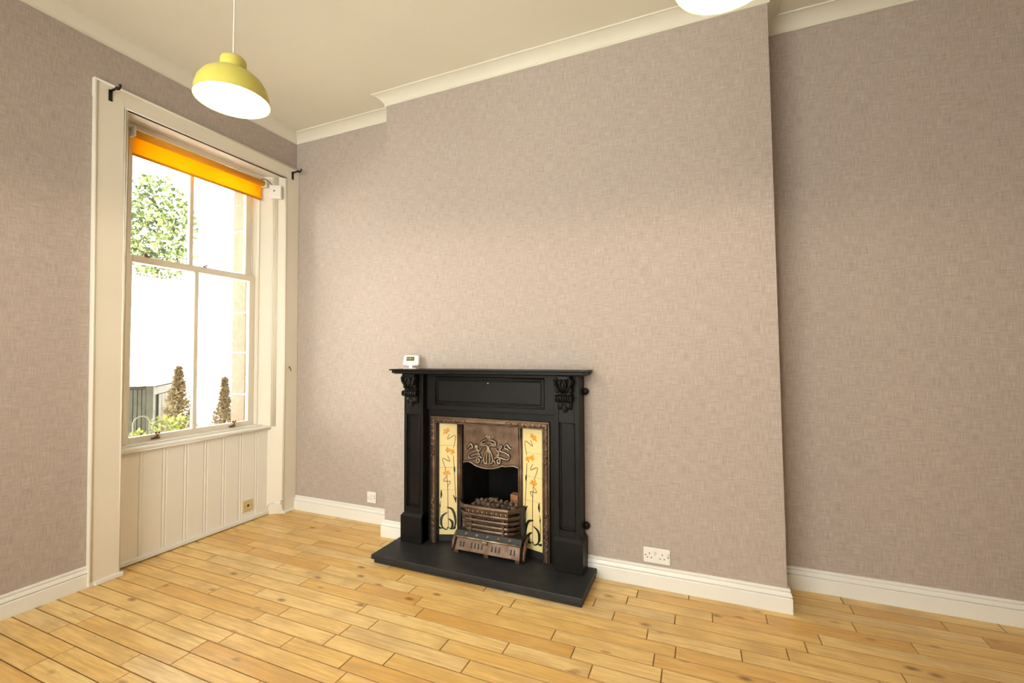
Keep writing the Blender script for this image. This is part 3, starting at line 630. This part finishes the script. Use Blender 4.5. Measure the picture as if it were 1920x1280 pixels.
rel.build('relief', bronze_hi, hood); shade_rim_.build('relief_shade_line', iron, hood)
# firebox
fb = MB(); x0, x1, x2, x3 = 1.772, 2.192, 1.84, 2.13; ya, yb2 = -.150, .12
vs = [(x0,ya,.06),(x1,ya,.06),(x1,ya,.86),(x0,ya,.86),(x2,yb2,.06),(x3,yb2,.06),(x3,yb2,.80),(x2,yb2,.80)]
fb.add(vs, [(0,4,7,3),(1,2,6,5),(4,5,6,7),(3,7,6,2),(0,1,5,4)]); fb.build('firebox', soot, ins, fix=False)

# ------------------------------------------------------------------ fire basket front
fg = tag(empty('fire_grate', (2.02,-.27,HT)), 'bronzed cast iron fire grate front with bowed bars standing on the hearth', 'fire grate')
GX0, GX1 = 1.776, 2.250
def bow(z, out, inset=0.0):
    pts = []
    for i in range(13):
        t = i/12; x = GX0+inset+(GX1-GX0-2*inset)*t; e = min(t, 1-t)
        y_ = -.195-out*min(1, (e/.16))**.6 - .012*math.sin(math.pi*t); pts.append((x, y_, z))
    return pts
for i, z in enumerate((.345, .297, .262, .227, .195)):
    b_ = MB(); p = bow(z-.004*i*0, .088-.006*i, .006*i)
    hgt = .011 if i else .015
    vs = []
    for (x, y_, z_) in p: vs += [(x,y_-.006,z_-hgt),(x,y_-.009,z_),(x,y_-.006,z_+hgt*.8),(x,y_+.006,z_+hgt*.8),(x,y_+.006,z_-hgt)]
    n = 5; b_.add(vs, [(k*n+j, k*n+(j+1)%n, (k+1)*n+(j+1)%n, (k+1)*n+j) for k in range(len(p)-1) for j in range(n)], False); b_.add(vs[:n], [tuple(range(n))]); b_.add(vs[-n:], [tuple(range(n))[::-1]])
    b_.build('bar', bronze, fg)
for s, xx in ((0, GX0), (1, GX1)):
    c = MB(); d = .022 if s == 0 else -.022
    c.hexa([(xx,-.186,HT+.02),(xx+d,-.186,HT+.02),(xx+d,-.222,HT+.02),(xx,-.222,HT+.02)], [(xx,-.186,.362),(xx+d,-.186,.362),(xx+d,-.232,.362),(xx,-.232,.362)]); c.build('side_cheek', iron, fg, .004)
for xx in (1.900, 2.13): MB().box(xx-.006,xx+.006,-.285,-.272,.185,.350).build('upright', bronze, fg, .002)
pn = MB(); yb2 = -.262; pn.box(1.862, 2.168, -.300+.014, -.272, .292, .345); pn.build('pierced_panel', bronze, fg, .003)
od = MB()
for i in range(9):
    xx = 1.885+i*.033; od.tube([(xx-.012,-.2875,.305),(xx-.004,-.289,.330),(xx+.008,-.289,.326),(xx+.004,-.2875,.306)], .0042, 6).ball((xx,-.288,.318), .006, (1,.6,1), 8, 5)
od.build('cast_ornament', bronze_hi, fg)
pt = MB(); pt.hexa([(1.80,-.300,.150),(2.262,-.300,.150),(2.262,-.200,.165),(1.80,-.200,.165)], [(1.80,-.288,.186),(2.262,-.288,.186),(2.262,-.200,.186),(1.80,-.200,.186)]); pt.build('stud_plate', iron, fg, .003)
for i in range(5):
    xx = 1.875+.077*i; MB().hexa([(xx-.011,-.2955,.168),(xx,-.299,.157),(xx+.011,-.2955,.168),(xx,-.292,.180)], [(xx-.001,-.305,.168),(xx,-.305,.167),(xx+.001,-.305,.168),(xx,-.305,.169)]).build('diamond_stud', bronze_hi, fg)
ac = MB()   # ash-pan cover: sloping pierced plate on feet
def AC(x, t, o=0.0): return (x, -.302-.030*t-o*.9, .148-.073*t-o*-.35)
ac.hexa([AC(1.808,1),AC(2.262,1),(2.262,-.29,.075),(1.808,-.29,.075)], [AC(1.816,0),AC(2.256,0),(2.256,-.27,.148),(1.816,-.27,.148)])
for xx in (1.822, 2.035, 2.246):
    w_ = .016; ac.box(xx-w_, xx+w_, -.334, -.300, HT+.0005, .078)
cov = ac.build('ash_cover', bronze, fg, .003)
MB().tube([AC(1.81,0,.003),AC(2.26,0,.003)], .0065, 8).build('lip', bronze_hi, fg)
for xx in (1.846,1.868,1.925,1.950,1.975,2.0,2.070,2.095,2.12,2.20,2.222):
    MB().hexa([AC(xx-.006,.72,.001),AC(xx+.006,.72,.001),AC(xx+.006,.72,-.002),AC(xx-.006,.72,-.002)], [AC(xx-.004,.30,.001),AC(xx+.004,.30,.001),AC(xx+.004,.30,-.002),AC(xx-.004,.30,-.002)]).build('piercing', dark_slot, cov)
MB().box(2.005,2.036,-.326,-.305,.128,.150).build('cover_handle', bronze_hi, fg, .004)
for xx, s in ((1.795,-1),(2.270,1)): MB().tube([(xx,-.215,.175),(xx+s*.006,-.262,.160),(xx+s*.010,-.296,.118),(xx+s*.012,-.312,.075),(xx+s*.012,-.306,.0655)], [.010,.013,.013,.012,.010], 8).build('scroll_foot', bronze, fg)
box('grate_floor', 1.82, 2.15, -.262, .012, .185, .195, iron, fg)
# coals: separate lumps from three shared meshes
protos = []
for s in range(3):
    bm = bmesh.new(); bmesh.ops.create_icosphere(bm, subdivisions=2, radius=.024); rr = random.Random(s)
    for v in bm.verts: v.co *= 1+rr.uniform(-.28,.22); v.co.z *= .75
    me = bpy.data.meshes.new('coal'); bm.to_mesh(me); bm.free(); me.materials.append(coal_m); protos.append(me)
rr = random.Random(5)
for i in range(27):
    j, row = i % 9, i // 9
    o = bpy.data.objects.new('coal', protos[i % 3]); C.objects.link(o)
    o.location = (1.872+j*.036+rr.uniform(-.003,.003), -.232+row*.050+rr.uniform(-.004,.004), 0.3165+.009*row+.009*math.sin(j/8*math.pi)+rr.uniform(0,.004))
    o.rotation_euler = (rr.random()*.8, rr.random()*.8, rr.random()*6); k = rr.uniform(.58,.74); o.scale = (k*1.1, k, k)
    tag(o, 'ash-grey lump of coal heaped in the fire grate', 'coal', 'coals in the fire grate')
box('coal_bed', 1.825, 2.150, -.255, .010, .196, .300, coal_m, fg)
o = MB().hexa([(2.086,-.060,.3005),(2.146,-.067,.3005),(2.146,.005,.3005),(2.086,.005,.3005)], [(2.086,-.057,.380),(2.142,-.063,.376),(2.142,.003,.376),(2.086,.003,.380)]).build('fire_brick', brick_m, None, .004)
tag(o, 'orange fire brick standing at the right inside the fire opening', 'brick')
o = MB().hexa([(1.955,-.125,.349),(2.020,-.135,.349),(2.022,-.110,.353),(1.958,-.100,.353)], [(1.955,-.123,.359),(2.020,-.133,.362),(2.020,-.112,.365),(1.960,-.102,.359)]).build('pale_shard', bronze_hi)
tag(o, 'pale flat shard lying on top of the coals', 'shard')

# ------------------------------------------------------------------ thermostat on the shelf
th = tag(empty('room_thermostat', (1.432,-.28,1.236)), 'white room thermostat with small screen standing on the left of the mantel shelf', 'thermostat')
cx = 1.430
MB().box(cx-.054,cx+.054,-.300,-.255,1.2362,1.2405).build('foot', plastic, th, .002)
MB().box(cx-.014,cx+.014,-.286,-.268,1.239,1.262).build('stem', plastic, th, .002)
b_ = MB().hexa([(cx-.068,-.292,1.258),(cx+.068,-.292,1.258),(cx+.068,-.262,1.258),(cx-.068,-.262,1.258)], [(cx-.062,-.282,1.330),(cx+.062,-.282,1.330),(cx+.062,-.256,1.330),(cx-.062,-.256,1.330)]).build('body', plastic, th, .012, )
b_.modifiers['bevel'].segments = 4
def TS(x, z, o=.0): return (x, -.292+(z-1.258)/.072*.010-o, z)
MB().add([TS(cx-.034,1.292,.0006),TS(cx+.032,1.292,.0006),TS(cx+.032,1.320,.0006),TS(cx-.034,1.320,.0006)], [(0,1,2,3)]).build('screen', lcd, b_, fix=False)
dg = MB()
for xx, w_, za, zb in ((cx-.030,.010,1.301,1.313),(cx-.016,.008,1.299,1.315),(cx-.004,.009,1.299,1.315),(cx+.010,.012,1.304,1.311)): dg.add([TS(xx,za,.001),TS(xx+w_,za,.001),TS(xx+w_,zb,.001),TS(xx,zb,.001)], [(0,1,2,3)])
dg.build('digits', lcd_ink, b_, fix=False)
for i in range(3): MB().box(cx+.034+i*.009,cx+.040+i*.009,-.2925,-.288,1.268,1.272).build('button', rocker_m, b_)

# ------------------------------------------------------------------ pendant lamps
PROF = [(.1400,0),(.1395,.010),(.1370,.030),(.1290,.060),(.1110,.090),(.0850,.112),(.0600,.124),(.0480,.129),(.0465,.134),(.0490,.139),(.0495,.150),(.0490,.170),(.0450,.180),(.0180,.184)]
def pendant(x, y, z, label):
    r = tag(empty('pendant_lamp', (x, y, z)), label, 'pendant lamp', 'yellow dome pendant lamps')
    so = MB().lathe([(a, h) for a, h in PROF], (x, y, z), 56); s = so.build('shade', shade_out, r)
    inn = [(.1400,0)] + [(a-.0025, h-.001) for a, h in PROF[1:8]] + [(.040,.130),(.018,.131)]
    MB().lathe(inn, (x, y, z), 56).build('shade_lining', shade_in, s)
    MB().tube([(x+.1398*math.cos(t*math.pi/28), y+.1398*math.sin(t*math.pi/28), z) for t in range(57)], .0018, 6, False).build('rim', shade_out, s)
    MB().lathe([(0,.110),(.018,.110),(.018,.140)], (x, y, z), 16).build('lamp_holder', plastic, r)
    MB().lathe([(.0175,.182),(.0165,.192),(.010,.197),(.004,.199),(0,.199)], (x, y, z), 16).build('cord_grip', plastic, r)
    MB().tube([(x, y, z+.196), (x+.001, y, z+.45), (x+.003, y, CEIL-.03)], .0032, 8).build('cord', cord_m, r)
    MB().lathe([(0,-.035),(.018,-.033),(.040,-.012),(.045,0)], (x, y, CEIL), 24).build('ceiling_rose', plastic, r)
    MB().ball((x, y, z+.062), .028, (1,1,1.1), 16, 10).build('bulb', bulb_m, r)
    l = bpy.data.lights.new('bulb_light', 'POINT'); l.energy = LAMP_W; l.color = LAMP_COL; l.shadow_soft_size = .03
    o = bpy.data.objects.new('bulb_light', l); C.objects.link(o); o.location = (x, y, z+.028); o.parent = r; o.matrix_parent_inverse = r.matrix_world.inverted()
pendant(1.493, -1.6315, 2.402, 'yellow-green metal dome pendant lamp, lit, hanging in front of the window wall')
pendant(3.375, -1.560, 2.356, 'lit dome pendant lamp in front of the chimney breast, cut off by the top edge')

# ------------------------------------------------------------------ garden outside the window
struct(box('ground', -24, -.46, -12, 16, -.30, -.10, gravel), 'pale garden ground outside the window')
struct(box('wall_garden', -6.7, -6.4, -6, 14, -.1, 2.85, render_m), 'white rendered garden wall')
rl_ = tag(empty('iron_railing', (-6.5,2.2,2.85)), 'faint short iron railing on top of the white garden wall', 'railing')
for i in range(7): MB().tube([(-6.5, 2.02+i*.052, 2.85), (-6.5, 2.02+i*.052, 2.925)], .006, 5).build('baluster', hoop_m, rl_)
MB().tube([(-6.5,2.0,2.925),(-6.5,2.36,2.925)], .005, 5).build('top_rail', hoop_m, rl_)
sd_ = tag(empty('storage_shed', (-3.3,.7,-.1)), 'grey-green slatted timber bin store standing outside the window', 'bin store')
P0 = Vector((-3.23,.64)); dl = Vector((-.66,-.75)); dr_ = Vector((-.75,.66)); HL, HR = .80, 1.9
def SV(u, v, z): p = P0+dl*u+dr_*v; return (p.x, p.y, z)
def sbox(mb, u0, u1, v0, v1, z0, z1, z2=None, z3=None):
    z2 = z1 if z2 is None else z2
    mb.hexa([SV(u0,v0,z0),SV(u0,v1,z0),SV(u1,v1,z0),SV(u1,v0,z0)], [SV(u0,v0,z1),SV(u0,v1,z1),SV(u1,v1,z2),SV(u1,v0,z2)]); return mb
sbox(MB(), .03, HL, .03, HR, -.1, .93, 1.02).build('carcass', shed_m, sd_)
sbox(MB(), -.03, HL+.03, -.03, HR+.03, .950, .972, 1.062).build('lid', lid_m, sd_, .004)
for i in range(16): sbox(MB(), .075+i*.044, .112+i*.044, .005, .03, -.08, .905).build('slat', shed_m, sd_)
sbox(MB(), -.005, .07, -.005, .07, -.1, .95).build('corner_post', shed_m, sd_)
for i in range(6): sbox(MB(), .005, .03, .30+i*.16, .445+i*.16, -.05, .82).build('side_slat', shed_m, sd_)
sbox(MB(), .0, .03, .07, HR, .83, .93).build('side_rail', shed_m, sd_)
def foliage(name, m, n, fn, size, parent, seed, aspect=2.2):
    rr = random.Random(seed); mb = MB()
    for i in range(n):
        p = Vector(fn(rr)); d = Vector((rr.uniform(-1,1), rr.uniform(-1,1), rr.uniform(-.3,1.2))).normalized(); e = d.orthogonal().normalized(); e = (Matrix.Rotation(rr.random()*6.28, 3, d) @ e)
        s = size*rr.uniform(.6,1.4); a = p; b_ = p+d*s*aspect*.5+e*s*.5; c = p+d*s*aspect; g = p+d*s*aspect*.5-e*s*.5
        mb.add([a,b_,c,g], [(0,1,2,3)])
    o = mb.build(name, m, parent, fix=False); o['kind'] = 'stuff'; return o
def conifer(x, y, z0, z1, r, seed, label):
    t = tag(empty('conifer', (x, y, z0)), label, 'shrub', 'dried conifers outside the window')
    def fn(rr):
        h = rr.random()**.8; k = math.sqrt(rr.random()); w_ = r*(1-h)**1.05*(1.0+.14*math.sin(h*11+seed))+.008; a = rr.random()*6.28
        return (x+math.cos(a)*w_*k, y+math.sin(a)*w_*k, z0+(z1-z0)*(.02+.95*h))
    foliage('foliage', dry_m, 5200, fn, .015, t, seed, 3.0)
    MB().tube([(x,y,z0),(x,y,z0+(z1-z0)*.8)], [.02,.006], 6).build('stem', bark, t)
conifer(-2.55, .545, -.1, 1.225, .32, 1, 'larger dried brown conifer in front of the bin store, seen through the window')
conifer(-2.75, 1.255, -.1, 1.05, .24, 2, 'smaller dried brown conifer near the stone window jamb, seen through the window')
pl = tag(empty('leafy_shrub', (-2.1,.22,-.1)), 'bright yellow-green leafy plant at the foot of the larger conifer', 'plant')
foliage('foliage', leaf_m, 420, lambda rr: (-2.05+rr.uniform(-.12,.12), .18+rr.uniform(-.16,.16), .30+rr.random()**1.2*.36), .030, pl, 4, 1.4)
MB().tube([(-2.05,.17,-.1),(-2.05,.17,.4)], .01, 6).build('stem', bark, pl)
pl = tag(empty('leafy_shrub', (-2.0,-.18,-.1)), 'low yellow-green plant at the lower left corner of the window view', 'plant')
foliage('foliage', leaf_m, 260, lambda rr: (-1.95+rr.uniform(-.1,.1), -.24+rr.uniform(-.13,.13), .30+rr.random()*.27), .028, pl, 6, 1.4)
MB().tube([(-1.95,-.21,-.1),(-1.95,-.21,.4)], .01, 6).build('stem', bark, pl)
HG = 'hoops of the low garden edging'
for i, (yy, zt, rd) in enumerate(((-.268,.748,.070),(-.110,.690,.060),(.20,.63,.055))):
    pts = [(-1.72, yy-rd, -.1), (-1.72, yy-rd, zt-rd)] + [(-1.72, yy-rd*math.cos(t*math.pi/10), zt-rd+rd*math.sin(t*math.pi/10)) for t in range(1, 10)] + [(-1.72, yy+rd, zt-rd), (-1.72, yy+rd, -.1)]
    tag(MB().tube(pts, .007, 6).build('edging_hoop', hoop_m), ('tall wire garden hoop at the left, in front of the slatted bin store', 'wire garden hoop beside the leafy plant, below the bin store corner', 'wire garden hoop mostly hidden behind the leafy plant')[i], 'garden hoop', HG)
tr = tag(empty('garden_tree', (-7.4,2.95,-.1)), 'sunlit pale green tree seen through the upper left window panes', 'tree')
def crown(rr):
    while True:
        p = (rr.uniform(-1,1), rr.uniform(-1,1), rr.uniform(-1,1))
        if sum(a*a for a in p) < 1 and math.sin(p[0]*5+1)*math.sin(p[1]*6)*math.sin(p[2]*5+2) > -.25: break
    return (-7.4+p[0]*.6, 2.88+p[1]*.80, 4.02+p[2]*1.2)
foliage('foliage', tree_m, 2600, crown, .070, tr, 9, 1.5)
MB().tube([(-7.4,2.95,-.1),(-7.4,2.95,2.2),(-7.4,2.9,4.2)], [.05,.03,.012], 8).build('trunk', bark, tr)
